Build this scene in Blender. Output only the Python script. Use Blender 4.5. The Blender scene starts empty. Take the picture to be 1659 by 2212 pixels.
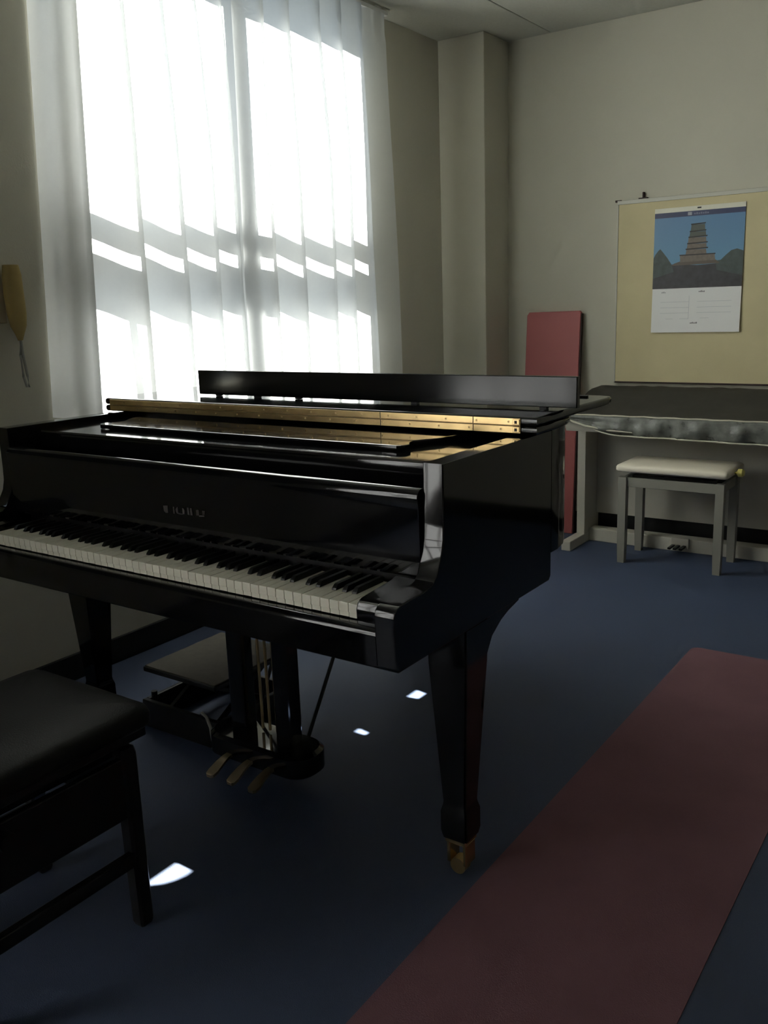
import bpy, bmesh, math, random
from mathutils import Vector, Matrix
random.seed(7)
scene = bpy.context.scene
col = scene.collection

# ------------------------------------------------------------------ camera
W, H, F = 1659.0, 2212.0, 1947.77
CAM = Vector((0, 0, 1.29))
pitch, roll, yaw = (math.radians(a) for a in (12.96536, -1.99938, 35.1761))
fwd = Vector((-math.sin(yaw) * math.cos(pitch), math.cos(yaw) * math.cos(pitch), -math.sin(pitch)))
rt = Vector((math.cos(yaw), math.sin(yaw), 0))
up = rt.cross(fwd)
rt, up = math.cos(roll) * rt + math.sin(roll) * up, math.cos(roll) * up - math.sin(roll) * rt
cd = bpy.data.cameras.new('camera')
cd.sensor_fit = 'HORIZONTAL'
cd.sensor_width = 36.0
cd.lens = F / W * 36.0
cd.clip_start = 0.05
cam = bpy.data.objects.new('camera', cd)
m = Matrix((rt, up, -fwd)).transposed().to_4x4()
m.translation = CAM
cam.matrix_world = m
col.objects.link(cam)
scene.camera = cam

# ------------------------------------------------------------------ sky, sun, exposure
world = bpy.data.worlds.new('sky')
scene.world = world
world.use_nodes = True
bg = world.node_tree.nodes['Background']
bg.inputs[0].default_value = (0.72, 0.84, 1.0, 1)
bg.inputs[1].default_value = 1.0
SUN_KY, SUN_S = -0.01, 0.848          # the sun travels (1, KY, -S)
sl = bpy.data.lights.new('sun', 'SUN')
sl.energy = 90.0
sl.angle = math.radians(0.53)
sl.color = (1.0, 0.95, 0.88)
sun = bpy.data.objects.new('sun', sl)
sun.rotation_euler = Vector((1, SUN_KY, -SUN_S)).to_track_quat('-Z', 'Y').to_euler()
sun.location = (-6, 6, 6)
col.objects.link(sun)
scene.view_settings.view_transform = 'Standard'
scene.view_settings.look = 'None'
scene.view_settings.gamma = 1.0
scene.view_settings.use_curve_mapping = False
scene.view_settings.exposure = 0.26
scene.cycles.max_bounces = 14
scene.cycles.diffuse_bounces = 8
scene.cycles.glossy_bounces = 5
scene.cycles.transparent_max_bounces = 12
scene.cycles.caustics_reflective = False
scene.cycles.caustics_refractive = False
scene.cycles.sample_clamp_indirect = 8.0

# ------------------------------------------------------------------ materials
MATS = {}
def mat(name, rgb, rough=0.6, metal=0.0, spec=0.5, coat=0.0, noise=0.0, nscale=8.0, bump=0.0, bscale=200.0, sheen=0.0, rvar=0.0):
    if name in MATS: return MATS[name]
    mt = bpy.data.materials.new(name); mt.use_nodes = True
    nt = mt.node_tree; b = nt.nodes['Principled BSDF']
    b.inputs['Base Color'].default_value = (*rgb, 1)
    b.inputs['Roughness'].default_value = rough
    b.inputs['Metallic'].default_value = metal
    b.inputs['Specular IOR Level'].default_value = spec
    b.inputs['Coat Weight'].default_value = coat
    b.inputs['Coat Roughness'].default_value = 0.04
    if sheen: b.inputs['Sheen Weight'].default_value = sheen
    tc = nt.nodes.new('ShaderNodeTexCoord')
    if noise or rvar:
        n = nt.nodes.new('ShaderNodeTexNoise'); n.inputs['Scale'].default_value = nscale; n.inputs['Detail'].default_value = 5
        nt.links.new(tc.outputs['Object'], n.inputs['Vector'])
        if noise:
            r = nt.nodes.new('ShaderNodeMapRange')
            r.inputs[1].default_value = 0.3; r.inputs[2].default_value = 0.7
            r.inputs[3].default_value = 1 - noise; r.inputs[4].default_value = 1 + noise
            nt.links.new(n.outputs['Fac'], r.inputs[0])
            v = nt.nodes.new('ShaderNodeVectorMath'); v.operation = 'SCALE'
            v.inputs[0].default_value = rgb
            nt.links.new(r.outputs[0], v.inputs['Scale'])
            nt.links.new(v.outputs[0], b.inputs['Base Color'])
        if rvar:
            r2 = nt.nodes.new('ShaderNodeMapRange')
            r2.inputs[1].default_value = 0.3; r2.inputs[2].default_value = 0.7
            r2.inputs[3].default_value = max(0, rough - rvar); r2.inputs[4].default_value = rough + rvar
            nt.links.new(n.outputs['Fac'], r2.inputs[0]); nt.links.new(r2.outputs[0], b.inputs['Roughness'])
    if bump:
        n2 = nt.nodes.new('ShaderNodeTexNoise'); n2.inputs['Scale'].default_value = bscale; n2.inputs['Detail'].default_value = 3
        nt.links.new(tc.outputs['Object'], n2.inputs['Vector'])
        bp = nt.nodes.new('ShaderNodeBump'); bp.inputs['Strength'].default_value = bump; bp.inputs['Distance'].default_value = 0.004
        nt.links.new(n2.outputs['Fac'], bp.inputs['Height']); nt.links.new(bp.outputs[0], b.inputs['Normal'])
    MATS[name] = mt
    return mt

def sheer(name, rgb, ft):
    mt = bpy.data.materials.new(name); mt.use_nodes = True; nt = mt.node_tree
    for n in list(nt.nodes): nt.nodes.remove(n)
    out = nt.nodes.new('ShaderNodeOutputMaterial'); mx = nt.nodes.new('ShaderNodeMixShader')
    d = nt.nodes.new('ShaderNodeBsdfDiffuse'); t = nt.nodes.new('ShaderNodeBsdfTranslucent')
    tc = nt.nodes.new('ShaderNodeTexCoord'); nz = nt.nodes.new('ShaderNodeTexNoise'); nz.inputs['Scale'].default_value = 60
    nt.links.new(tc.outputs['Object'], nz.inputs['Vector'])
    mr = nt.nodes.new('ShaderNodeMapRange'); mr.inputs[3].default_value = 0.93; mr.inputs[4].default_value = 1.0
    nt.links.new(nz.outputs['Fac'], mr.inputs[0])
    v = nt.nodes.new('ShaderNodeVectorMath'); v.operation = 'SCALE'; v.inputs[0].default_value = rgb
    nt.links.new(mr.outputs[0], v.inputs['Scale'])
    d.inputs['Color'].default_value = (*[c*.68 for c in rgb], 1); nt.links.new(v.outputs[0], t.inputs['Color'])
    mx.inputs[0].default_value = ft
    nt.links.new(d.outputs[0], mx.inputs[1]); nt.links.new(t.outputs[0], mx.inputs[2]); nt.links.new(mx.outputs[0], out.inputs[0])
    return mt

def glass(name):
    mt = bpy.data.materials.new(name); mt.use_nodes = True; nt = mt.node_tree
    for n in list(nt.nodes): nt.nodes.remove(n)
    out = nt.nodes.new('ShaderNodeOutputMaterial'); mx = nt.nodes.new('ShaderNodeMixShader')
    t = nt.nodes.new('ShaderNodeBsdfTransparent'); g = nt.nodes.new('ShaderNodeBsdfGlossy'); g.inputs['Roughness'].default_value = 0.02
    t.inputs['Color'].default_value = (0.93, 0.96, 0.95, 1)
    mx.inputs[0].default_value = 0.05
    nt.links.new(t.outputs[0], mx.inputs[1]); nt.links.new(g.outputs[0], mx.inputs[2]); nt.links.new(mx.outputs[0], out.inputs[0])
    return mt

BLACK = mat('piano_black', (0.004, 0.004, 0.005), 0.07, spec=0.5)
BLACKB = mat('black_board_gloss', (0.004, 0.004, 0.005), 0.12, spec=0.35)
BLACKM = mat('black_satin', (0.006, 0.006, 0.007), 0.4, spec=0.35)
IVORY = mat('ivory_key', (0.80, 0.77, 0.66), 0.3)
EBONY = mat('ebony_key', (0.006, 0.006, 0.006), 0.35)
BRASS = mat('brass', (0.64, 0.46, 0.22), 0.27, metal=1.0, noise=0.12, nscale=30)
BRASSD = mat('aged_brass', (0.50, 0.38, 0.20), 0.4, metal=1.0)
CHROME = mat('chrome', (0.4, 0.4, 0.4), 0.35, metal=1.0)
WALLD = mat('unseen_wall_dark', (0.26, 0.24, 0.20), 0.7)  # for the unseen walls, darkened to cut light bounced back into the room
WALL = mat('wall_paper', (0.56, 0.54, 0.455), 0.85, spec=0.2, noise=0.03, nscale=2.5, bump=0.12, bscale=160)
CEIL = mat('ceiling_board', (0.54, 0.54, 0.48), 0.9, spec=0.15, noise=0.04, nscale=90)
FLOOR = mat('blue_carpet', (0.052, 0.071, 0.125), 0.62, spec=0.35, noise=0.10, nscale=3.0, bump=0.25, bscale=420, rvar=0.05)
RED = mat('red_carpet', (0.19, 0.098, 0.118), 0.85, spec=0.2, noise=0.10, nscale=4.0, bump=0.25, bscale=420)
SKIRT = mat('dark_skirting', (0.008, 0.008, 0.009), 0.6, spec=0.3)
ALU = mat('window_aluminium', (0.35, 0.34, 0.33), 0.45, metal=0.3)
GLASS = glass('window_glass')
CURT = sheer('sheer_curtain', (0.86, 0.87, 0.88), 0.5)
FROST = sheer('frosted_glass', (0.82, 0.84, 0.85), 0.52)
BOARDM = mat('khaki_felt', (0.62, 0.55, 0.345), 0.9, spec=0.15, noise=0.05, nscale=5, bump=0.1, bscale=300)
PAPER = mat('white_paper', (0.80, 0.80, 0.80), 0.6, spec=0.3)
REDB = mat('red_board_vinyl', (0.43, 0.115, 0.115), 0.5, noise=0.05, nscale=3)
DKEDGE = mat('dark_edge', (0.03, 0.012, 0.012), 0.7)
GREYL = mat('stool_grey_paint', (0.26, 0.25, 0.215), 0.55)
GREYW = mat('pale_grey_laminate', (0.54, 0.515, 0.445), 0.5, noise=0.02, nscale=6)
COVER = mat('dark_grey_cover', (0.055, 0.053, 0.045), 0.85, spec=0.2, noise=0.06, nscale=20)
SATIN = mat('crushed_satin', (0.13, 0.135, 0.12), 0.38, noise=0.35, nscale=26, rvar=0.15, bump=0.6, bscale=40)
TRIM = mat('cream_trim', (0.52, 0.50, 0.40), 0.6)
SEATW = mat('cream_seat_vinyl', (0.80, 0.74, 0.62), 0.45)
LEATHER = mat('black_leather', (0.008, 0.008, 0.008), 0.55, spec=0.16, bump=0.15, bscale=300)
FOOTT = mat('footstool_carpet', (0.075, 0.066, 0.05), 0.85, noise=0.1, nscale=40)
YELLOW = mat('yellow_cloth', (0.38, 0.29, 0.115), 0.85, noise=0.08, nscale=20)
GREYP = mat('grey_plastic', (0.30, 0.30, 0.28), 0.4)
BEIGE = mat('beige_card', (0.42, 0.36, 0.26), 0.8)
KNOB = mat('yellowish_knob', (0.62, 0.54, 0.16), 0.45)

# ------------------------------------------------------------------ mesh helpers
def bm_new(): return bmesh.new()
def box(bm, x0, x1, y0, y1, z0, z1, bev=0.0, seg=2):
    vs = [bm.verts.new(p) for p in ((x0,y0,z0),(x1,y0,z0),(x1,y1,z0),(x0,y1,z0),(x0,y0,z1),(x1,y0,z1),(x1,y1,z1),(x0,y1,z1))]
    fs = [bm.faces.new([vs[i] for i in q]) for q in ((3,2,1,0),(4,5,6,7),(0,1,5,4),(1,2,6,5),(2,3,7,6),(3,0,4,7))]
    if bev:
        es = list({e for f in fs for e in f.edges})
        bmesh.ops.bevel(bm, geom=es, offset=bev, segments=seg, profile=0.5, affect='EDGES')
    return bm
def prism(bm, pts, axis, a, b, bev=0.0, seg=2):
    """pts: 2-D outline; axis 'x': (y,z), 'y': (x,z), 'z': (x,y)"""
    def p3(p, t):
        return {'x': (t, p[0], p[1]), 'y': (p[0], t, p[1]), 'z': (p[0], p[1], t)}[axis]
    A = [bm.verts.new(p3(p, a)) for p in pts]; B = [bm.verts.new(p3(p, b)) for p in pts]
    n = len(pts); fs = [bm.faces.new(A), bm.faces.new(B[::-1])]
    for i in range(n): fs.append(bm.faces.new((A[i], B[i], B[(i+1) % n], A[(i+1) % n])))
    bmesh.ops.recalc_face_normals(bm, faces=fs)
    if bev:
        es = [e for e in set(fs[0].edges) | set(fs[1].edges)]
        bmesh.ops.bevel(bm, geom=es, offset=bev, segments=seg, profile=0.5, affect='EDGES')
    return bm
def tube(bm, pts, r, n=10, cap=True):
    pts = [Vector(p) for p in pts]; rings = []
    rs = r if isinstance(r, (list, tuple)) else [r] * len(pts)
    for i, p in enumerate(pts):
        t = (pts[min(i+1, len(pts)-1)] - pts[max(i-1, 0)]).normalized()
        a = t.cross(Vector((0, 0, 1)))
        if a.length < 0.05: a = t.cross(Vector((1, 0, 0)))
        a.normalize(); b = t.cross(a)
        rings.append([bm.verts.new(p + rs[i] * (math.cos(2*math.pi*k/n) * a + math.sin(2*math.pi*k/n) * b)) for k in range(n)])
    fs = []
    for i in range(len(rings) - 1):
        for k in range(n): fs.append(bm.faces.new((rings[i][k], rings[i][(k+1) % n], rings[i+1][(k+1) % n], rings[i+1][k])))
    if cap: fs += [bm.faces.new(rings[0][::-1]), bm.faces.new(rings[-1])]
    bmesh.ops.recalc_face_normals(bm, faces=fs)
    return bm
def rrect(x0, x1, y0, y1, r, n=5):
    out = []
    for cx, cy, a0 in ((x1-r, y1-r, 0), (x0+r, y1-r, 90), (x0+r, y0+r, 180), (x1-r, y0+r, 270)):
        for k in range(n+1):
            a = math.radians(a0 + 90*k/n); out.append((cx + r*math.cos(a), cy + r*math.sin(a)))
    return out
def rings(bm, x0, x1, y0, y1, r, levels, n=5):
    """stack of rounded rectangles: levels = (inset, z)"""
    rs = []
    for ins, z in levels:
        rr = max(0.002, r - ins * 0.6)
        rs.append([bm.verts.new((p[0], p[1], z)) for p in rrect(x0+ins, x1-ins, y0+ins, y1-ins, rr, n)])
    fs = [bm.faces.new(rs[0][::-1]), bm.faces.new(rs[-1])]
    k = len(rs[0])
    for i in range(len(rs)-1):
        for j in range(k): fs.append(bm.faces.new((rs[i][j], rs[i][(j+1) % k], rs[i+1][(j+1) % k], rs[i+1][j])))
    bmesh.ops.recalc_face_normals(bm, faces=fs)
    return bm
def frustum(bm, cx, cy, levels, n=None):
    """square-section post: levels = (half width, z)"""
    rs = [[bm.verts.new((cx + sx*w, cy + sy*w, z)) for sx, sy in ((-1,-1),(1,-1),(1,1),(-1,1))] for w, z in levels]
    fs = [bm.faces.new(rs[0][::-1]), bm.faces.new(rs[-1])]
    for i in range(len(rs)-1):
        for j in range(4): fs.append(bm.faces.new((rs[i][j], rs[i][(j+1) % 4], rs[i+1][(j+1) % 4], rs[i+1][j])))
    bmesh.ops.recalc_face_normals(bm, faces=fs)
    es = [e for e in bm.edges if e.is_valid and abs(e.verts[0].co.z - e.verts[1].co.z) > 0.004]
    return bm
def cyl(bm, c, axis, r, h, n=20):
    c = Vector(c); d = {'x': Vector((1,0,0)), 'y': Vector((0,1,0)), 'z': Vector((0,0,1))}[axis]
    return tube(bm, [c - d*h/2, c + d*h/2], r, n)

def obj(name, bm, m, root=None, parent=None, smooth=False):
    """links the shape as ONE mesh object; shapes are modelled in room coordinates"""
    off = Vector(root.location) if root is not None else Vector((0,0,0))
    me = bpy.data.meshes.new(name)
    if off.length: bmesh.ops.translate(bm, verts=bm.verts, vec=-off)
    bm.normal_update(); bm.to_mesh(me); bm.free()
    me.materials.append(m)
    o = bpy.data.objects.new(name, me); col.objects.link(o)
    if smooth:
        for p in me.polygons: p.use_smooth = True
        if smooth != 'all':
            me.set_sharp_from_angle(angle=math.radians(smooth if smooth is not True else 40))
            wn = o.modifiers.new('weighted_normals', 'WEIGHTED_NORMAL'); wn.keep_sharp = True; wn.weight = 80
    if root is not None: o.parent = parent if parent is not None else root
    return o
def tag(o, label, cat, group=None):
    o['label'] = label; o['category'] = cat
    if group: o['group'] = group
    return o
def thing(name, label, cat, loc, group=None):
    o = bpy.data.objects.new(name, None); col.objects.link(o)
    o.location = loc; o.empty_display_size = 0.1
    return tag(o, label, cat, group)
def sobj(name, bm, m, label=None, cat=None, smooth=False):
    o = obj(name, bm, m, smooth=smooth); o['kind'] = 'structure'
    if label: o['label'] = label
    if cat: o['category'] = cat
    return o
def B(*a, **k): return box(bm_new(), *a, **k)
def P(*a, **k): return prism(bm_new(), *a, **k)
def T(*a, **k): return tube(bm_new(), *a, **k)

# ------------------------------------------------------------------ the room
XW, YB, ZC = -2.703, 4.752, 2.640
XR_, YF = 2.2, -2.6
WY0, WY1, WZ0, WZ1 = 2.040, 3.620, 0.955, 2.60       # window opening
VY0, VY1, VZ0, VZ1 = -2.52, -0.62, 0.20, 2.5           # second window, beside the photographer
UY0, UY1, UZ0 = -0.26, 1.36, 0.988                              # unseen window added to throw one sun fleck on the floor
XO = XW - 0.14
sobj('floor', B(XO, XR_+.1, YF-.1, YB+.1, -0.1, 0), FLOOR, 'dark blue carpet floor of the music room', 'floor')
cl = sobj('ceiling', B(XO, XR_+.1, YF-.1, YB+.1, ZC+.012, ZC+.1), CEIL, 'pale grey panelled ceiling', 'ceiling')
xs = [XW, -2.177, -1.267, -0.357, 0.553, 1.463, XR_]; ys = [YF, -0.98, 0.84, 2.66, YB]
for i in range(len(xs)-1):
    for j in range(len(ys)-1):
        p = obj('ceiling_panel', B(xs[i]+.003, xs[i+1]-.003, ys[j]+.003, ys[j+1]-.003, ZC, ZC+.012, bev=.002, seg=1), CEIL)
        p.parent = cl
bm = bm_new()
for y0, y1, z0, z1 in ((YF-.1, VY0, 0, ZC), (VY0, VY1, 0, VZ0), (VY0, VY1, VZ1, ZC), (VY1, UY0, 0, ZC), (UY0, UY1, 0, UZ0), (UY0, UY1, WZ1, ZC), (UY1, WY0, 0, ZC), (WY0, WY1, 0, WZ0), (WY0, WY1, WZ1, ZC), (WY1, YB+.1, 0, ZC)):
    box(bm, XO, XW, y0, y1, z0, z1)
sobj('wall_left', bm, WALL, 'grey wall with the curtained window', 'wall')
sobj('wall_back', B(XW, XR_+.1, YB, YB+.1, 0, ZC), WALL, 'pale wall behind the covered keyboard', 'wall')
sobj('wall_right', B(XR_, XR_+.1, YF-.1, YB, 0, ZC), WALLD, 'plain wall beside the photographer', 'wall')
sobj('wall_front', B(XO, XR_, YF-.1, YF, 0, ZC), WALLD, 'plain wall behind the photographer', 'wall')
sobj('wall_pillar', B(XW, -2.426, 4.478, YB, 0, ZC, bev=.004), WALL, 'square pillar in the corner of the room', 'pillar')
sobj('baseboard_left', B(XW, XW+.012, YF, 4.478, 0, 0.098, bev=.003, seg=1), SKIRT, 'black skirting along the window wall', 'baseboard')
sobj('baseboard_back', B(-2.426, XR_, YB-.012, YB, 0, 0.098, bev=.003, seg=1), SKIRT, 'black skirting along the back wall', 'baseboard')
# second window: frosted panes with glazing bars
w2 = sobj('window_2', B(XW-.09, XW-.03, VY0, VY1, VZ0, VZ0+.05), ALU, 'frosted window beside the photographer', 'window')
for y in (VY0, -1.90, -1.28, VY1-.05): obj('window_bar', B(XW-.09, XW-.03, y, y+.05, VZ0+.05, VZ1), ALU).parent = w2
for z in (0.86, 1.57, VZ1-.05): obj('window_bar', B(XW-.085, XW-.035, VY0, VY1, z, z+.05), ALU).parent = w2
obj('pane', B(XW-.065, XW-.06, VY0, VY1, VZ0, VZ1), FROST).parent = w2
# added unseen window: its blind stops the sun except at a fleck-shaped notch
w3 = sobj('added_window', bm_new(), ALU, 'added unseen window, its dark blind notched to let one sun fleck through', 'window')
for y in (UY0, UY1-.012): obj('frame_stile', B(XW-.085, XW-.035, y, y+.012, UZ0, WZ1), ALU).parent = w3
obj('frame_rail', B(XW-.085, XW-.035, UY0, UY1, WZ1-.04, WZ1), ALU).parent = w3
obj('pane', B(XW-.064, XW-.060, UY0, UY1, UZ0, WZ1), GLASS).parent = w3
obj('blind', P([(UY0+.001, UZ0+.001), (1.180, UZ0+.001), (1.188, 1.002), (1.21, 1.022), (1.235, 1.034), (1.262, 1.040), (1.284, 1.040), (1.290, 1.03), (1.291, UZ0+.001), (UY1-.001, UZ0+.001), (UY1-.001, WZ1-.001), (UY0+.001, WZ1-.001)], 'x', XW-.012, XW-.006), SKIRT).parent = w3  # added blind, outline cut to shape the sun fleck by the stool
# the window behind the curtains
FX0, FX1 = XW-.085, XW-.035
w1 = sobj('window_1', bm_new(), ALU, 'tall window behind the sheer curtains', 'window')
def wpart(n, *a): obj(n, B(*a, bev=.003, seg=1), ALU).parent = w1
wpart('frame_rail', FX0, FX1, WY0, WY1, WZ0, WZ0+.028)
wpart('frame_rail', FX0, FX1, WY0, WY1, WZ1-.04, WZ1)
wpart('frame_stile', FX0, FX1, WY0, WY0+.012, WZ0, WZ1)
wpart('frame_stile', FX0, FX1, WY1-.03, WY1, WZ0, WZ1)
wpart('mullion', FX0, FX1, 2.776, 2.866, WZ0, WZ1)
wpart('transom', FX0+.005, FX1-.005, WY0, WY1, 1.415, 1.575)
wpart('guard_rail', FX0-.02, FX0+.01, WY0, WY1, 1.672, 1.738)
wpart('sash_stile', FX0+.01, FX1-.01, 2.165, 2.190, WZ0, 1.415)
for y0, y1 in ((WY0, 2.805), (2.805, WY1)):
    for z0, z1 in ((WZ0, 1.49), (1.49, WZ1)):
        obj('pane', B(FX0+.022, FX0+.026, y0, y1, z0, z1), GLASS).parent = w1

# ------------------------------------------------------------------ curtains
def smooth(t): return t*t*(3-2*t)
def smoother(t): return t*t*t*(6*t*t-15*t+10)
def make_curtain(name, bounds, amps, z_top, hem, flare_l, flare_r, label, xc, returned=False):
    """sharp-backed pleats: each fold swings out into the room and turns back"""
    prof = [(bounds[0]-.003, 0, -.078), (bounds[0], 0, -.03), (bounds[0]+.008, 0, .012), (bounds[0]+.025, 0, .034), (bounds[0]+.05, 0, .026), (bounds[0]+.075, 0, .040), (bounds[1]+.010, 0, .048), (bounds[1]+.012, 0, .03)] if returned else []
    n = len(bounds)-1
    for i in range(n):
        a = amps[i]; y0, y1 = bounds[i], bounds[i+1]; ov = 0.019 if i < n-1 and not (returned and i == 0) else 0
        for k in range(10):
            t = k/9
            if returned and i == 0: continue
            else: prof.append((y0 + (y1-y0+ov)*t, -a + 2*a*(.65*smoother(t) + .35*t), 0))
        if i < n-1 and ov:
            a2 = amps[i+1]
            for k in range(1, 5):
                t = k/5
                prof.append((y1+ov - ov*t, a - (a+a2)*t, 0))
    NZ = 44
    bm = bm_new(); grid = []
    yL, yR = bounds[0], bounds[-1]
    for j in range(NZ+1):
        q = j/NZ; row = []
        for (y, x, base) in prof:
            f = (y-yL)/(yR-yL)
            zb = hem(y)
            z = z_top + (zb-z_top)*q
            sc = 0.42 + 0.58*smooth(min(1, q*2.2)) if q < .5 else 1.0
            yy = y + (flare_l*(1-f)**2.2 + flare_r*f**2)*(q-0.4)
            xx = xc + base + x*sc + (0.004*math.sin(9*y + 7*q) if base == 0 else 0)
            if q < .05: xx += 0.006*math.sin(160*y)
            row.append(bm.verts.new((xx, yy, z)))
        grid.append(row)
    for j in range(NZ):
        for i in range(len(prof)-1):
            bm.faces.new((grid[j][i], grid[j][i+1], grid[j+1][i+1], grid[j+1][i]))
    bmesh.ops.recalc_face_normals(bm, faces=bm.faces)
    o = obj(name, bm, CURT, smooth='all')
    tag(o, label, 'curtain', 'sheer curtains at the window')
    return o
# the hem rides up here and there over the sill and lets slivers of sun onto the floor
GAPS = [(1.70, 2.112, .950), (2.365, 2.410, .948)]
def hem(y):
    z = 0.80
    for a, b, h in GAPS:
        if a-.02 <= y <= b+.02:
            e = min(1, (y-a+.02)/.03, (b+.02-y)/.03)
            z = max(z, 0.80 + (h-0.80)*smooth(max(0, e)))
    return z
make_curtain('curtain', [1.945, 2.03, 2.235, 2.425, 2.595, 2.735, 2.865], [.022, .048, .048, .042, .028, .012], 2.605, hem, -0.10, 0.02,
             'left white sheer curtain, next to the yellow duster', -2.622, True)
make_curtain('curtain', [2.785, 2.94, 3.09, 3.295, 3.445, 3.60, 3.835], [.010, .038, .044, .038, .036, .020], 2.605, hem, -0.02, 0.05,
             'right white sheer curtain, next to the corner pillar', -2.594)
rail = thing('curtain_rail', 'slim white curtain rail under the ceiling above the window', 'curtain rail', (-2.61, 2.9, 2.6))
obj('track', B(-2.625, -2.598, 1.92, 3.86, 2.608, 2.628, bev=.003), PAPER, rail)
for y in (2.0, 2.6, 3.2, 3.8): obj('bracket', B(-2.618, -2.605, y-.02, y+.02, 2.628, 2.640), PAPER, rail)
cup = thing('sill_cup', 'small pale cup on the window sill behind the left curtain', 'cup', (-2.722, 2.21, WZ0))
bm = bm_new(); tube(bm, [(-2.722, 2.21, WZ0), (-2.722, 2.21, WZ0+.065)], [.024, .032], 16); obj('body', bm, PAPER, cup, smooth=True)
bm = bm_new(); tube(bm, [(-2.722, 2.21, WZ0+.065), (-2.722, 2.21, WZ0+.070)], [.034, .034], 16); obj('lip', bm, PAPER, cup, smooth=True)

# ------------------------------------------------------------------ floor strip
bm = bm_new(); prism(bm, rrect(-0.895, -0.388, -2.4, 3.245, 0.03, 4), 'z', 0.0, 0.003)
tag(obj('carpet_strip', bm, RED), 'long dull red carpet strip laid on the blue floor', 'carpet')

# ------------------------------------------------------------------ grand piano
XR, XL, KC = -0.885, -2.352, -1.6185
YA, YK = 1.278, 1.953            # front of the arms, back of the key bed
gp = thing('grand_piano', 'large glossy black grand piano with brass hinge and open keyboard', 'piano', (KC, 2.1, 0))
def g(name, bm, m, parent=None, smooth=False): return obj(name, bm, m, gp, parent, smooth)
def bez(p0, p1, p2, p3, n):
    return [tuple((1-t)**3*a + 3*(1-t)**2*t*b + 3*(1-t)*t*t*c + t**3*d for a, b, c, d in zip(p0, p1, p2, p3)) for t in (k/n for k in range(1, n+1))]
side = [(XR, YK), (XR, 1.99)] + bez((XR, 1.99), (XR-.02, 2.26), (-1.28, 2.32), (-1.40, 2.62), 14) + bez((-1.40, 2.62), (-1.50, 2.90), (-1.68, 3.06), (-1.95, 3.06), 12) + bez((-1.95, 3.06), (-2.22, 3.06), (XL, 2.98), (XL, 2.76), 10) + [(XL, YK)]
def offset(pts, d):
    out = []
    for i, p in enumerate(pts):
        a = Vector(pts[max(i-1, 0)]); b = Vector(pts[min(i+1, len(pts)-1)])
        t = (b-a).normalized(); out.append((p[0] + t.y*d, p[1] - t.x*d))
    return out
inner = offset(side, -0.042)
bm = bm_new()
for A, Bq in ((side, inner),):
    n = len(A); v = []
    for z in (0.690, 0.988):
        v.append([bm.verts.new((*p, z)) for p in A]); v.append([bm.verts.new((*p, z)) for p in Bq])
    for i in range(n-1):
        bm.faces.new((v[0][i], v[0][i+1], v[2][i+1], v[2][i])); bm.faces.new((v[1][i+1], v[1][i], v[3][i], v[3][i+1]))
        bm.faces.new((v[2][i], v[2][i+1], v[3][i+1], v[3][i])); bm.faces.new((v[1][i], v[1][i+1], v[0][i+1], v[0][i]))
    for i in (0, n-1): bm.faces.new((v[0][i], v[1][i], v[3][i], v[2][i]))
bmesh.ops.recalc_face_normals(bm, faces=bm.faces)
g('rim', bm, BLACK, smooth=35)
g('soundboard', P(inner, 'z', 0.735, 0.748), BLACKM)
for x0, y0, x1, y1 in ((-2.2, 1.96, -1.95, 2.98), (-1.62, 1.96, -1.70, 2.95), (-1.05, 1.96, -1.50, 2.7)):
    d = Vector((y1-y0, -(x1-x0))).normalized()*.035
    g('beam', P([(x0-d.x, y0-d.y), (x0+d.x, y0+d.y), (x1+d.x, y1+d.y), (x1-d.x, y1-d.y)], 'z', 0.66, 0.735), BLACKM)
# arms with the curved scroll towards the keyboard
ARM = [(1.287, .622), (1.278, .632), (1.276, .728), (1.279, .740), (1.286, .747), (1.297, .751), (1.325, .753), (1.38, .754), (1.412, .760), (1.426, .772), (1.436, .793), (1.447, .812), (1.4535, .838), (1.455, .87), (1.4555, .93), (1.456, .988), (YK, .988), (YK, .632), (YK-.01, .622)]
for x0, x1 in ((XR-.046, XR), (XL, XL+.046)):
    g('arm', P(ARM, 'x', x0, x1, bev=.003), BLACK, smooth=30)
g('key_bed', B(XL+.046, XR-.046, 1.304, YK, 0.612, 0.682, bev=.003), BLACK)
bm = bm_new()
prism(bm, [(1.300, .618), (1.299, .670)] + [(1.313 - .0145*math.cos(math.radians(a)), .678 + .0145*math.sin(math.radians(a))) for a in range(0, 91, 10)] + [(1.326, .692), (1.326, .618)], 'x', XL+.05, XR-.05)
g('key_slip', bm, BLACK, smooth=35)
for x0, x1 in ((-1.003, XR-.047), (XL+.047, -2.234)):
    g('key_block', P([(1.318, .680), (1.316, .718), (1.322, .732), (1.335, .738), (1.44, .746), (1.452, .75), (1.452, .680)], 'x', x0, x1, bev=.004), BLACK, smooth=30)
# keys
KW = 1.225/52; KX0 = KC - 1.225/2
bm = bm_new(); box(bm, 0, KW-.0012, 0, .150, 0, .0195, bev=.0012, seg=2); box(bm, 0.0003, KW-.0015, .002, .148, -.010, 0.0); bm.normal_update()
mw = bpy.data.meshes.new('white_key'); bm.to_mesh(mw); bm.free(); mw.materials.append(IVORY)
bm = bm_new()
prof = [(0, 0), (.002, .004), (.008, .0105), (.012, .0118), (.095, .0120), (.095, 0)]
A = [bm.verts.new((-.0055 + (.001 if z > .005 else 0), y, z)) for y, z in prof]; Bv = [bm.verts.new((.0055 - (.001 if z > .005 else 0), y, z)) for y, z in prof]
fs = [bm.faces.new(A), bm.faces.new(Bv[::-1])] + [bm.faces.new((A[i], Bv[i], Bv[(i+1) % 6], A[(i+1) % 6])) for i in range(6)]
bmesh.ops.recalc_face_normals(bm, faces=fs)
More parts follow.
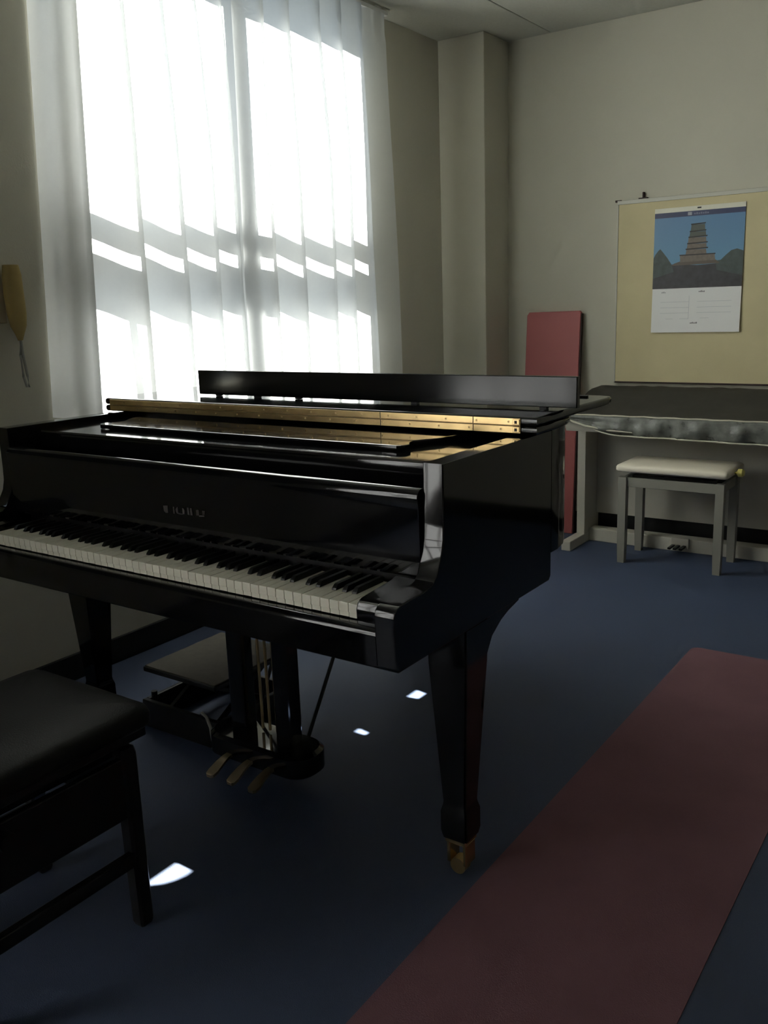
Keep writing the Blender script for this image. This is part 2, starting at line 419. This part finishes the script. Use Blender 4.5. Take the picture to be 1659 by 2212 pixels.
mb = bpy.data.meshes.new('black_key'); bm.to_mesh(mb); bm.free(); mb.materials.append(EBONY)
o0 = Vector(gp.location)
for i in range(52):
    o = bpy.data.objects.new('white_key', mw); col.objects.link(o); o.parent = gp
    o.location = Vector((KX0 + i*KW + .0006, 1.3275, .7045 + .0004*math.sin(i*2.3))) - o0
    if 'ABCDEFG'[i % 7] in 'ACDFG' and i < 51:
        s = {'A': .002, 'C': -.002, 'D': .002, 'F': -.003, 'G': 0}['ABCDEFG'[i % 7]]
        o = bpy.data.objects.new('black_key', mb); col.objects.link(o); o.parent = gp
        o.location = Vector((KX0 + (i+1)*KW + s, 1.3775, .7242)) - o0
# fallboard and the front of the action
fb = g('fallboard', P([(1.462, .750), (1.452, .760), (1.446, .80), (1.444, .895)] + [(1.459 - .0185*math.cos(math.radians(a)), .918 + .0185*math.sin(math.radians(a))) for a in range(-20, 181, 12)] + [(1.476, .90), (1.474, .752)], 'x', XL+.05, XR-.05, bev=.002), BLACK, smooth=35)
g('fallboard_felt', B(XL+.05, XR-.05, 1.4765, 1.482, .722, .748), BLACKM, fb)
# worn maker's lettering on the fallboard: only broken strokes are left to read
def ycoord(z): return 1.4445 if z > .80 else 1.4465
ux, uz = 1.0/1659*150, 0
TX0, TX1 = -1.674, -1.532
def tx(px): return TX0 + (px-290)/(1320-290)*(TX1-TX0)
def tz(px, pz): return 0.831 - (pz - (310 + (px-290)*0.165))/ (180.0) * 0.0175
strokes = [[(290,310),(400,312),(400,492),(345,490),(300,440)], [(540,345),(570,350),(570,520),(540,515)], [(645,355),(662,358),(662,505),(640,520),(612,480),(605,400)],
           [(640,505),(662,500),(770,530),(770,545),(680,535)], [(775,385),(800,400),(822,440),(818,535),(775,535)], [(895,375),(930,378),(940,560),(900,545)],
           [(965,392),(1005,395),(1018,572),(970,560)], [(1115,440),(1145,430),(1172,445),(1172,575),(1115,570)], [(1180,580),(1300,585),(1300,608),(1180,602)], [(1262,460),(1320,470),(1310,555),(1262,570)]]
lt = None
bm = bm_new()
for s in strokes:
    prism(bm, [(tx(a), tz(a, c)) for a, c in s], 'y', 1.4438, 1.4465)
lt = g('maker_lettering', bm, mat('worn_gilt', (0.045, 0.038, 0.032), 0.5), fb); lt['label'] = 'worn gilt lettering, barely legible'
# shelf, flat music desk
g('desk_shelf', P([(1.544, .905), (1.542, .962), (1.544, .968), (1.549, .972), (1.95, .972), (1.95, .955), (1.560, .955), (1.560, .905)], 'x', XL+.046, XR-.046), BLACK, smooth=30)
xa, xb, ya, yb = -2.135, -1.098, 1.630, 1.95
def send(x, s):  # S-curved end
    return [(x + s*d, y) for d, y in ((-.012, ya), (.004, ya+.012), (.006, ya+.03), (-.012, ya+.055), (-.018, ya+.08), (.004, ya+.11), (.022, ya+.14), (.03, ya+.19), (.03, yb))]
g('music_desk', P(send(xb, 1) + send(xa, -1)[::-1], 'z', .9735, .9855, bev=.003), BLACK, smooth=30)
# lid and its folded front flap
lidp = [(p[0], p[1]) for p in offset([(XR, 1.845)] + side[1:-1] + [(XL, 1.845)], 0.012)]
lidp[0] = (lidp[0][0], 1.845); lidp[-1] = (lidp[-1][0], 1.845)
lid = g('lid', P(lidp, 'z', .9905, 1.0105, bev=.007, seg=4), BLACK, smooth=30)
FLY = 2.335
fp = [(XR+.012, 1.845), (XR+.010, FLY-.05), (XR+.002, FLY-.012), (XR-.03, FLY), (XL+.03, FLY), (XL-.002, FLY-.012), (XL-.012, FLY-.05), (XL-.012, 1.845)]
flap = g('lid_flap', P(fp, 'z', 1.0112, 1.0312, bev=.007, seg=4), BLACK, smooth=30)
for x in (-.945, -2.29):
    g('bumper', B(x-.016, x+.016, 2.27, 2.282, 1.0312, 1.036, bev=.002), BLACKM, flap)
hg = g('hinge', B(XL+.012, XR-.028, 1.8415, 1.8465, .9945, 1.0100), BRASS)
g('hinge_leaf', B(XL+.012, XR-.028, 1.8415, 1.8465, 1.0118, 1.0274), BRASS, hg)
bm = bm_new(); tube(bm, [(XL+.012, 1.8405, 1.0109), (XR-.028, 1.8405, 1.0109)], .0016, 8); g('hinge_pin', bm, BRASSD, hg)
for x in (-1.30, -1.035): g('hinge_joint', B(x, x+.0015, 1.8408, 1.8416, .9945, 1.0274), BLACKM, hg)
for z0 in (.9945, 1.0118):
    g('hinge_end', B(XR-.046, XR-.029, 1.8395, 1.8415, z0+.001, z0+.0145, bev=.001), BRASS, hg)
    g('hinge_slot', B(XR-.041, XR-.035, 1.8385, 1.8396, z0+.004, z0+.011), BLACKM, hg)
scb = bm_new(); cyl(scb, (0, 0, 0), 'y', .0024, .0012, 10)
sm = bpy.data.meshes.new('screw'); scb.to_mesh(sm); scb.free(); sm.materials.append(BRASSD)
for k in range(17):
    for z in (1.0022, 1.0196):
        o = bpy.data.objects.new('screw', sm); col.objects.link(o); o.parent = hg
        o.location = Vector((-2.29 + k*.083 + (.02 if z > 1.01 else 0), 1.8411, z)) - o0
# legs, brackets, castors
def piano_leg(cx, cy, bracket):
    bm = frustum(bm_new(), cx, cy, [(.031, .093), (.0345, .11), (.0345, .158), (.030, .176), (.0295, .182), (.0485, .52), (.050, .612)])
    bmesh.ops.bevel(bm, geom=[e for e in bm.edges if abs(e.verts[0].co.z-e.verts[1].co.z) > .003], offset=.004, segments=2, affect='EDGES')
    lg = g('leg', bm, BLACK, smooth=30)
    if bracket:
        pr = [(cy+.03, .40), (cy+.040, .45), (cy+.046, .518), (cy+.076, .561), (cy+.12, .585), (cy+.155, .596), (cy+.208, .606), (cy+.212, .621), (cy+.03, .621)]
        g('leg_bracket', P(pr, 'x', cx-.045, cx+.046, bev=.004), BLACK, lg, smooth=30)
    c = g('castor', bm_castor(cx, cy), BRASS, lg)
    bm = bm_new(); cyl(bm, (cx, cy-.004, .0195), 'y', .0195, .026, 22); g('castor_wheel', bm, BRASSD, c, smooth=40)
def bm_castor(cx, cy):
    bm = bm_new()
    box(bm, cx-.027, cx+.027, cy-.027, cy+.027, .080, .093, bev=.002, seg=1)
    for s in (-1, 1):
        box(bm, cx + s*.021-.0045, cx + s*.021+.0045, cy-.022, cy+.022, .026, .081, bev=.002, seg=1)
    return bm
piano_leg(-.948, 1.608, True); piano_leg(-2.262, 1.633, True)
bm = frustum(bm_new(), -1.93, 2.80, [(.031, .093), (.0345, .11), (.0345, .158), (.030, .176), (.0295, .182), (.0485, .52), (.050, .70)])
lg = g('leg', bm, BLACK); c = g('castor', bm_castor(-1.93, 2.80), BRASS, lg)
bm = bm_new(); cyl(bm, (-1.93, 2.80, .0195), 'y', .0195, .026, 22); g('castor_wheel', bm, BRASSD, c, smooth=40)
# pedal lyre
LX, LY = -1.645, 1.72
for s in (-1, 1):
    g('lyre_post', B(LX+s*.085-.029, LX+s*.085+.029, LY-.024, LY+.024, .110, .613, bev=.006), BLACK)
g('lyre_head', B(LX-.17, LX+.17, LY-.05, LY+.05, .585, .613, bev=.006), BLACK)
bm = rings(bm_new(), LX-.185, LX+.185, LY-.075, LY+.065, .06, [(.012, .040), (0, .050), (0, .102), (.01, .112)])
g('lyre_box', bm, BLACK, smooth=35)
for k, dx in enumerate((-.078, 0, .078)):
    x = LX + dx
    bm = bm_new()
    pts = [(LY-.06, .068, .010), (LY-.09, .066, .011), (LY-.115, .058, .014), (LY-.140, .047, .0165), (LY-.155, .042, .014), (LY-.160, .041, .008)]
    up_, lo_ = [], []
    for y, z, w in pts:
        up_.append((bm.verts.new((x-w, y, z)), bm.verts.new((x+w, y, z)))); lo_.append((bm.verts.new((x-w, y, z-.008)), bm.verts.new((x+w, y, z-.008))))
    fs = []
    for i in range(len(pts)-1):
        fs += [bm.faces.new((up_[i][0], up_[i][1], up_[i+1][1], up_[i+1][0])), bm.faces.new((lo_[i][1], lo_[i][0], lo_[i+1][0], lo_[i+1][1])),
               bm.faces.new((up_[i][0], up_[i+1][0], lo_[i+1][0], lo_[i][0])), bm.faces.new((up_[i+1][1], up_[i][1], lo_[i][1], lo_[i+1][1]))]
    fs += [bm.faces.new((up_[-1][0], up_[-1][1], lo_[-1][1], lo_[-1][0])), bm.faces.new((up_[0][1], up_[0][0], lo_[0][0], lo_[0][1]))]
    bmesh.ops.recalc_face_normals(bm, faces=fs)
    pd = g('pedal', bm, mat('pedal_brass', (.62, .50, .34), .35, metal=1.0), smooth=35); pd['label'] = 'brass pedal'
    g('pedal_rod', T([(x*.35+LX*.65, LY+.015, .12), (x*.35+LX*.65, LY+.012, .60)], .0042, 8), BRASSD, smooth=True)
for s in (-1, 1):
    g('lyre_brace', T([(LX+s*.10, LY+.06, .10), (LX+s*.12, 2.12, .66)], .0055, 8), BLACKM, smooth=True)
g('hanging_cord', T([(-1.700, 2.06, .70), (-1.698, 2.07, .52), (-1.706, 2.10, .36), (-1.712, 2.12, .22)], .003, 6), BLACKM)

# ------------------------------------------------------------------ black board on the folded lid
sb = thing('standing_board', 'long low glossy black board standing on edge on the folded piano lid', 'board', (-1.48, 2.005, 1.0312))
obj('panel', B(-2.098, -0.842, 1.996, 2.014, 1.036, 1.110, bev=.002), BLACKB, sb)
for x in (-2.02, -1.86, -1.70, -1.30, -0.93): obj('foot', B(x-.009, x+.009, 1.998, 2.012, 1.0316, 1.0362), BLACKM, sb)

# ------------------------------------------------------------------ black piano stool in front of the keys
st = thing('piano_stool', 'black leather padded stool with square legs, nearest the camera', 'stool', (-1.615, .90, 0))
bm = rings(bm_new(), -1.815, -1.405, .655, 1.145, .035, [(.02, .448), (.006, .453), (0, .462), (.0, .480), (.006, .492), (.020, .500), (.05, .506), (.10, .512), (.16, .514)])
obj('seat', bm, LEATHER, st, smooth='all')
obj('seat_board', B(-1.80, -1.42, .675, 1.125, .430, .450, bev=.003), BLACKM, st)
obj('lift_frame', B(-1.77, -1.46, .72, 1.08, .395, .432), BLACKM, st)
for cx in (-1.445, -1.790):
    for cy in (.715, 1.083):
        sx = .005 if cx > -1.6 else -.005
        bm = bm_new(); rs = []
        for w, z, dx in ((.014, .004, 1), (.0175, .010, 1), (.0175, .03, .95), (.019, .30, .2), (.0195, .400, 0), (.016, .415, 0), (.008, .421, 0)):
            rs.append([bm.verts.new((cx + sx*dx + w*a, cy + w*b, z)) for a, b in ((-1,-.7),(-.7,-1),(.7,-1),(1,-.7),(1,.7),(.7,1),(-.7,1),(-1,.7))])
        fs = [bm.faces.new(rs[0][::-1]), bm.faces.new(rs[-1])]
        for i in range(len(rs)-1):
            for j in range(8): fs.append(bm.faces.new((rs[i][j], rs[i][(j+1) % 8], rs[i+1][(j+1) % 8], rs[i+1][j])))
        for v in bm.verts:
            if v.co.z < .0045: v.co.z = 0
        bmesh.ops.recalc_face_normals(bm, faces=fs)
        obj('leg', bm, BLACKM, st, smooth=35)
for y0 in (.706, 1.074): obj('apron', B(-1.775, -1.455, y0, y0+.018, .272, .398, bev=.003), BLACKM, st)
for x0 in (-1.799, -1.449): obj('apron', B(x0, x0+.018, .73, 1.07, .262, .398, bev=.003), BLACKM, st)
for x0 in (-1.806, -1.444): obj('stretcher', B(x0, x0+.020, .73, 1.07, .150, .182, bev=.003), BLACKM, st)
bm = bm_new(); cyl(bm, (-1.420, .790, .365), 'x', .018, .024, 18); obj('height_knob', bm, BLACKM, st, smooth=40)

# ------------------------------------------------------------------ footstool under the piano
fs_ = thing('footstool', 'low black adjustable footstool with brown-grey carpeted top under the piano', 'footstool', (-2.02, 1.87, 0))
tp = obj('top_board', B(-2.187, -1.868, 1.745, 2.095, .180, .196, bev=.003), BLACKM, fs_)
obj('top_pad', B(-2.183, -1.872, 1.749, 2.091, .1955, .200, bev=.002), FOOTT, fs_, tp)
bs = obj('base_front', B(-2.185, -1.845, 1.728, 1.744, 0, .092, bev=.003), BLACKM, fs_)
obj('base_back', B(-2.185, -1.845, 2.05, 2.066, 0, .092, bev=.003), BLACKM, fs_)
obj('base_side', B(-2.185, -2.169, 1.744, 2.05, 0, .092, bev=.003), BLACKM, fs_)
obj('base_side', B(-1.861, -1.845, 1.744, 2.05, 0, .092, bev=.003), BLACKM, fs_)
for x in (-2.13, -1.92):
    for a, b in ((1.77, 2.03), (2.03, 1.77)):
        xx = x + (0 if a < b else .024)
        bm = P([(a-.012, .04), (a+.012, .04), (b+.012, .18), (b-.012, .18)], 'x', xx, xx+.014); obj('scissor_arm', bm, BLACKM, fs_)
bm = bm_new(); cyl(bm, (-2.160, 1.758, .103), 'z', .010, .022, 14); obj('stop_peg', bm, BLACKM, fs_, smooth=40)
obj('strap', T([(-1.93, 1.742, .10), (-1.89, 1.722, .105), (-1.868, 1.715, .08), (-1.862, 1.714, .04), (-1.866, 1.716, .012)], .005, 8), GREYP, fs_, smooth=True)

# ------------------------------------------------------------------ digital piano and its cover
DX0, DX1 = -1.872, -0.47
dp = thing('digital_piano', 'pale grey digital piano against the back wall under a dark cover', 'keyboard', (-1.17, 4.55, 0))
def d(name, bm, m=GREYW, parent=None, smooth=False): return obj(name, bm, m, dp, parent, smooth)
d('keyboard_body', P([(4.300, .628), (4.292, .645), (4.292, .690), (4.302, .704), (4.41, .722), (4.60, .793), (4.625, .803), (4.738, .806), (4.738, .640), (4.70, .628)], 'x', DX0, DX1, bev=.004), smooth=30)
for x0 in (DX0, DX1-.045):
    sp = d('side_panel', B(x0, x0+.045, 4.455, 4.72, .05, .63, bev=.003))
    d('foot_rail', B(x0-.003, x0+.048, 4.262, 4.738, 0, .052, bev=.004), GREYW, sp)
d('back_panel', B(DX0+.045, DX1-.045, 4.625, 4.645, .135, .63))
d('bottom_rail', B(DX0+.045, DX1-.045, 4.517, 4.60, 0.0, .068, bev=.004))
d('rear_slot', B(DX0+.045, DX1-.045, 4.65, 4.66, .03, .14), BLACKM)
pb = d('pedal_bracket', B(-1.375, -1.285, 4.497, 4.517, .020, .075, bev=.004), GREYW)
for x in (-1.362, -1.335, -1.305): d('pedal', B(x-.008, x+.008, 4.425, 4.50, .030, .040, bev=.002), BLACKM, pb)
# cloth cover: top sheet, gathered satin front
cv = thing('keyboard_cover', 'dark grey cloth cover with satin front draped over the digital piano', 'cover', (-1.17, 4.5, .72))
def cover_top_z(y):
    pts = [(4.280, .712), (4.30, .716), (4.41, .733), (4.60, .803), (4.625, .813), (4.715, .816)]
    for (a, b), (c, e) in zip(pts, pts[1:]):
        if y <= c: return b + (e-b)*(y-a)/(c-a)
    return .816
bm = bm_new(); NX = 70; ysq = [4.280 + .435*k/16 for k in range(17)]; gridc = []
for i in range(NX+1):
    x = DX0-.018 + (DX1+.02-DX0+.018)*i/NX
    row = []
    for y in ysq:
        w = .0025*math.sin(23*x + 9*y) + .0018*math.sin(41*x - 17*y)
        droop = -.022*max(0, (DX0+.012-x)/.03) if x < DX0+.012 else 0
        row.append(bm.verts.new((x, y, cover_top_z(y) + .002 + abs(w) + droop)))
    gridc.append(row)
for i in range(NX):
    for k in range(16): bm.faces.new((gridc[i][k], gridc[i+1][k], gridc[i+1][k+1], gridc[i][k+1]))
bmesh.ops.recalc_face_normals(bm, faces=bm.faces)
if sum(f.normal.z for f in bm.faces) < 0: bmesh.ops.reverse_faces(bm, faces=bm.faces)
o = obj('top_sheet', bm, COVER, cv, smooth='all'); sd = o.modifiers.new('thickness', 'SOLIDIFY'); sd.thickness = .002; sd.offset = 1
def hemz(x):
    t = max(0, min(1, (x-DX0+.02)/.34)); return .690 - .070*smooth(t)**.8 - .006*smooth(max(0, min(1, (x+1.4)/.5)))
bm = bm_new(); gf = []
for i in range(121):
    x = DX0-.020 + (DX1+.022-DX0+.020)*i/120
    row = []
    for k in range(9):
        q = k/8; zt = .714; z = zt + (hemz(x)-zt)*q
        y = 4.281 - .012*math.sin(math.pi*q*.9) - .010*q*math.sin(31*x+3*q) - .006*q*math.sin(67*x) - .004
        t = max(0, 1-(x-DX0+.02)/.45)
        y -= .030*t*q*math.sin(9*q + 5*(x-DX0))
        row.append(bm.verts.new((x, y, z)))
    gf.append(row)
for i in range(120):
    for k in range(8): bm.faces.new((gf[i][k], gf[i+1][k], gf[i+1][k+1], gf[i][k+1]))
bmesh.ops.recalc_face_normals(bm, faces=bm.faces)
o = obj('satin_front', bm, SATIN, cv, smooth='all'); sd = o.modifiers.new('thickness', 'SOLIDIFY'); sd.thickness = .002
obj('top_piping', T([(DX0-.02 + (DX1+.04-DX0)*k/40, 4.277, .7155 + .0012*math.sin(k*1.7)) for k in range(41)], .0042, 8), TRIM, cv, smooth=True)
obj('hem_piping', T([(DX0-.020 + (DX1+.042-DX0)*k/50, 4.262-.006*math.sin(k*.9), hemz(DX0-.02 + (DX1+.042-DX0)*k/50)) for k in range(51)], .0038, 8), TRIM, cv, smooth=True)
obj('fold_edge', T([(DX0-.024, 4.262, .706), (DX0+.03, 4.252, .690), (DX0+.12, 4.252, .664), (DX0+.24, 4.256, .646), (DX0+.36, 4.262, .640)], [.004, .006, .006, .005, .002], 8), TRIM, cv, smooth=True)

# ------------------------------------------------------------------ pale stool under the digital piano
ps = thing('piano_bench', 'pale grey bench with cream seat in front of the digital piano', 'stool', (-1.295, 4.33, 0))
bm = rings(bm_new(), -1.562, -1.030, 4.178, 4.485, .02, [(.008, .458), (0, .464), (0, .482), (.006, .490), (.02, .495), (.06, .498), (.12, .500)])
obj('seat', bm, SEATW, ps, smooth='all')
for x in (-1.527, -1.066):
    for y in (4.205, 4.455):
        bm = frustum(bm_new(), x, y, [(.0165, 0), (.019, .10), (.0195, .432)]); obj('leg', bm, GREYL, ps)
for y in (4.196, 4.447): obj('apron', B(-1.508, -1.085, y, y+.017, .385, .430, bev=.002), GREYL, ps)
for x in (-1.535, -1.074): obj('apron', B(x, x+.016, 4.222, 4.438, .385, .430, bev=.002), GREYL, ps)
obj('lift_frame', B(-1.49, -1.09, 4.225, 4.435, .410, .440), BLACKM, ps)
for a, b in ((-1.46, -1.20), (-1.38, -1.12)):
    bm = P([(a, .436), (a+.02, .436), (b, .459), (b-.02, .459)], 'y', 4.235, 4.245); obj('scissor_arm', bm, GREYP, ps)
kn = obj('height_knob', T([(-1.090, 4.30, .468), (-1.022, 4.30, .472), (-1.014, 4.30, .473), (-.996, 4.30, .474), (-.988, 4.30, .474)], [.005, .006, .019, .019, .012], 14), KNOB, ps, smooth=40)
kn['label'] = 'yellowish round height knob'

# ------------------------------------------------------------------ red board leaning in the corner
rb = thing('red_board', 'tall red board leaning on the back wall behind the grand piano', 'board', (-2.13, 4.6, 0))
def lean(pts, z0, z1, dy0, t):
    pass
bm = bm_new()
prism(bm, [(-2.290, .0), (-2.295, 1.200), (-2.283, 1.217), (-1.985, 1.220), (-1.976, 1.210), (-1.962, 0.0)], 'y', 0, -.026, bev=.004)
for v in bm.verts: v.co.y += 4.745 - .115*(1.22 - v.co.z)/1.22; 
o = obj('panel', bm, REDB, rb)
bm = bm_new(); prism(bm, [(-1.9735, 1.205), (-1.9600, 0.004), (-1.9560, 0.004), (-1.9695, 1.205)], 'y', 0, -.024)
for v in bm.verts: v.co.y += 4.744 - .115*(1.22 - v.co.z)/1.22
obj('edge_band', bm, DKEDGE, rb)

# ------------------------------------------------------------------ notice board
nb = thing('notice_board', 'large khaki notice board hung on the back wall', 'notice board', (-1.0, 4.74, .83))
BX0, BX1, BZ0, BZ1 = -1.786, -0.03, .836, 1.768
obj('felt', B(BX0+.006, BX1-.006, 4.727, 4.745, BZ0+.006, BZ1-.012), BOARDM, nb)
fr = obj('frame_top', B(BX0, BX1, 4.722, 4.750, BZ1-.020, BZ1, bev=.002), mat('frame_alu', (.52, .51, .45), .45), nb)
obj('frame_bottom', B(BX0, BX1, 4.724, 4.750, BZ0, BZ0+.008, bev=.002), DKEDGE, nb)
for x in (BX0, BX1-.008): obj('frame_side', B(x, x+.008, 4.724, 4.750, BZ0, BZ1, bev=.002), MATS['frame_alu'], nb)
for x in (-1.655, -.25):
    bm = bm_new(); box(bm, x-.022, x+.022, 4.728, 4.751, BZ1+.001, BZ1+.006); box(bm, x-.005, x+.005, 4.735, 4.751, BZ1+.005, BZ1+.034, bev=.002, seg=1)
    obj('hook', bm, DKEDGE, nb)
obj('corner_clip', B(BX0-.014, BX0+.014, 4.730, 4.751, BZ1-.006, BZ1+.004), DKEDGE, nb)

# ------------------------------------------------------------------ calendar
ca = thing('wall_calendar', 'wall calendar with a picture of a tiered tower pinned to the notice board', 'calendar', (-1.37, 4.72, 1.1))
CX0, CX1 = -1.587, -1.147
def zy(z): return 4.7255 - .010*max(0, (1.70-z)/.6)**2       # the sheet hangs slightly forward
def sheet(name, pts, m, lift, parent=None):
    """flat print: outline in (u, z), u across the sheet 0..1"""
    bm = bm_new()
    v = [bm.verts.new((CX0 + (CX1-CX0)*u, zy(z) - lift - .0012, z)) for u, z in pts]
    bm.faces.new(v); bmesh.ops.recalc_face_normals(bm, faces=bm.faces)
    if bm.faces[:][0].normal.y > 0: bmesh.ops.reverse_faces(bm, faces=bm.faces)
    o = obj(name, bm, m, ca, parent)
    sd = o.modifiers.new('thickness', 'SOLIDIFY'); sd.thickness = .0006; sd.offset = -1
    return o
def rect(u0, u1, z0, z1): return [(u0, z0), (u1, z0), (u1, z1), (u0, z1)]
bm = bm_new(); gv = []
for k in range(13):
    z = 1.099 + (1.690-1.099)*k/12; gv.append([bm.verts.new((CX0 + (CX1-CX0)*u, zy(z), z)) for u in (0, .5, 1)])
for k in range(12):
    for j in range(2): bm.faces.new((gv[k][j], gv[k][j+1], gv[k+1][j+1], gv[k+1][j]))
o = obj('sheet', bm, PAPER, ca); sd = o.modifiers.new('thickness', 'SOLIDIFY'); sd.thickness = .001; sd.offset = 1
obj('binding_strip', B(CX0-.001, CX1+.001, 4.7225, 4.7265, 1.688, 1.711, bev=.001), mat('cream_strip', (.72, .70, .60), .5), ca)
obj('hanger_hole', B(-1.376, -1.357, 4.7215, 4.7230, 1.698, 1.7045, bev=.001), BLACKM, ca)
zz = lambda px: 1.6885 - (px - 270)/(1305 - 270)*.3705       # picture rows as read off the photo
SKY = bpy.data.materials.new('print_sky'); SKY.use_nodes = True
nt = SKY.node_tree; tcn = nt.nodes.new('ShaderNodeTexCoord'); sx = nt.nodes.new('ShaderNodeSeparateXYZ'); rp = nt.nodes.new('ShaderNodeValToRGB'); mr = nt.nodes.new('ShaderNodeMapRange')
nt.links.new(tcn.outputs['Object'], sx.inputs[0]); nt.links.new(sx.outputs['Z'], mr.inputs[0]); mr.inputs[1].default_value = .30; mr.inputs[2].default_value = .57
nt.links.new(mr.outputs[0], rp.inputs[0]); rp.color_ramp.elements[0].color = (.13, .30, .46, 1); rp.color_ramp.elements[1].color = (.10, .22, .40, 1)
nt.links.new(rp.outputs[0], nt.nodes['Principled BSDF'].inputs['Base Color']); nt.nodes['Principled BSDF'].inputs['Roughness'].default_value = .4
pic = sheet('picture_sky', rect(0, 1, 1.420, 1.664), SKY, .0008)
sheet('header_band', rect(0, 1, 1.664, 1.6885), mat('print_navy', (.025, .035, .10), .4), .0008)
GND = mat('print_ground', (.035, .034, .040), .45, noise=.35, nscale=30)
sheet('picture_ground', [(0, 1.318), (1, 1.318), (1, 1.425), (.75, 1.432), (.5, 1.428), (.24, 1.437), (0, 1.43)], GND, .0010, pic)
HILL = mat('print_hill', (.055, .075, .070), .5, noise=.2, nscale=40)
sheet('picture_hill', [(0, 1.37), (.24, 1.40), (.21, 1.438), (.16, 1.47), (.105, 1.500), (.075, 1.515), (.05, 1.505), (.02, 1.488), (0, 1.47)], HILL, .0014, pic)
sheet('picture_hill', [(.72, 1.40), (1, 1.37), (1, 1.485), (.93, 1.496), (.87, 1.490), (.81, 1.468), (.76, 1.447), (.70, 1.444)], HILL, .0014, pic)
TWR = mat('print_tower', (.17, .14, .115), .5, noise=.15, nscale=60)
TWG = mat('print_tower_green', (.085, .10, .085), .5)
EAVE = mat('print_eave', (.022, .02, .02), .5)
sheet('picture_mound', [(.21, 1.43), (.75, 1.432), (.715, 1.447), (.70, 1.450), (.315, 1.450), (.24, 1.440)], mat('print_mound', (.11, .09, .07), .5), .0016, pic)
sheet('picture_tower_base', [(.31, 1.445), (.70, 1.448), (.690, 1.478), (.305, 1.478)], TWR, .0019, pic)
sheet('picture_tower_terrace', rect(.300, .700, 1.476, 1.4815), EAVE, .0023, pic)
tiers = [(.368, .600, 1.4815, 1.504, TWR), (.378, .600, 1.507, 1.531, TWR), (.388, .594, 1.535, 1.561, TWR), (.402, .588, 1.565, 1.588, TWG), (.414, .575, 1.591, 1.622, TWG)]
for u0, u1, z0, z1, mm in tiers:
    sheet('picture_tier', [(u0, z0), (u1, z0), (u1-.006, z1), (u0+.008, z1)], mm, .0019, pic)
for u0, u1, z0 in ((.368, .612, 1.503), (.382, .606, 1.530), (.394, .600, 1.560), (.406, .584, 1.587), (.418, .575, 1.621)):
    sheet('picture_eave', [(u0, z0), (u1, z0+.003), (u1+.006, z0+.009), (u0-.002, z0+.006)], EAVE, .0023, pic)
INK = mat('print_grey_ink', (.30, .30, .32), .6); INKD = mat('print_dark_ink', (.10, .10, .11), .6); INKL = mat('print_pale_ink', (.50, .52, .56), .6)
LIG = mat('print_white', (.32, .34, .40), .5)
sheet('header_emblem', rect(.375, .420, 1.6685, 1.684), LIG, .0014)
for k in range(7): sheet('header_lettering', rect(.445 + k*.024, .462 + k*.024, 1.671, 1.678 + .002*(k % 2)), mat('print_pale', (.16, .17, .26), .5), .0014)
for u0, z0, n, s, mm in ((.108, 1.296, 4, .013, INK), (.535, 1.296, 5, .014, INKD), (.452, 1.142, 6, .014, INKD)):
    for k in range(n):
        sheet('printed_mark', rect(u0 + k*s, u0 + k*s + s*.62, z0, z0 + .005 + .003*((k*7) % 3)/2), mm, .0009)
for u0, u1, z in ((.17, .25, 1.166), (.33, .43, 1.166), (.56, .66, 1.168), (.10, .43, 1.222), (.10, .43, 1.250), (.52, .90, 1.222), (.52, .90, 1.250), (.52, .90, 1.195), (.10, .43, 1.195)):
    sheet('printed_rule', rect(u0, u1, z, z+.0014), INKL, .0009)
sheet('printed_rule', rect(.428, .431, 1.165, 1.28), INKL, .0009)

# ------------------------------------------------------------------ things on the window wall at the left edge
du = thing('duster', 'tapered yellow duster with a grey strap hanging beside the curtain', 'duster', (-2.66, 1.757, 1.06))
bm = bm_new()
prof = [(.0, 1.453, .003), (.0, 1.452, .025), (0, 1.42, .031), (0, 1.36, .032), (.002, 1.30, .031), (.003, 1.262, .026), (.004, 1.236, .015), (.004, 1.216, .008)]
rs = [[bm.verts.new((-2.662 + r*.9*math.cos(2*math.pi*k/16), 1.765 + r*math.sin(2*math.pi*k/16) + dx, z)) for k in range(16)] for dx, z, r in prof]
fs = [bm.faces.new(rs[0]), bm.faces.new(rs[-1][::-1])]
for i in range(len(rs)-1):
    for j in range(16): fs.append(bm.faces.new((rs[i][j], rs[i][(j+1) % 16], rs[i+1][(j+1) % 16], rs[i+1][j])))
bmesh.ops.recalc_face_normals(bm, faces=fs)
obj('body', bm, YELLOW, du, smooth=50)
obj('strap', T([(-2.662, 1.769, 1.222), (-2.666, 1.765, 1.17), (-2.668, 1.768, 1.10), (-2.668, 1.776, 1.066), (-2.668, 1.784, 1.064), (-2.667, 1.782, 1.10), (-2.664, 1.773, 1.17), (-2.662, 1.770, 1.222)], .0042, 8), GREYP, du, smooth=True)
obj('hook', B(-2.703, -2.66, 1.761, 1.769, 1.440, 1.448), GREYP, du)
cdn = thing('wall_card', 'beige card on the wall at the left photo edge, beside the duster', 'card', (-2.70, 1.69, 1.27))
obj('sheet', B(-2.7025, -2.694, 1.60, 1.750, 1.272, 1.452, bev=.001), BEIGE, cdn)
obj('pin', T([(-2.697, 1.668, 1.438), (-2.688, 1.668, 1.438)], [.003, .005], 10), GREYP, cdn, smooth=True)
tag(obj('wall_tape', B(-2.7028, -2.7018, 1.555, 1.605, .560, .570), mat('yellow_tape', (.55, .50, .22), .6)), 'tiny yellow tape scrap low on the window wall', 'tape')
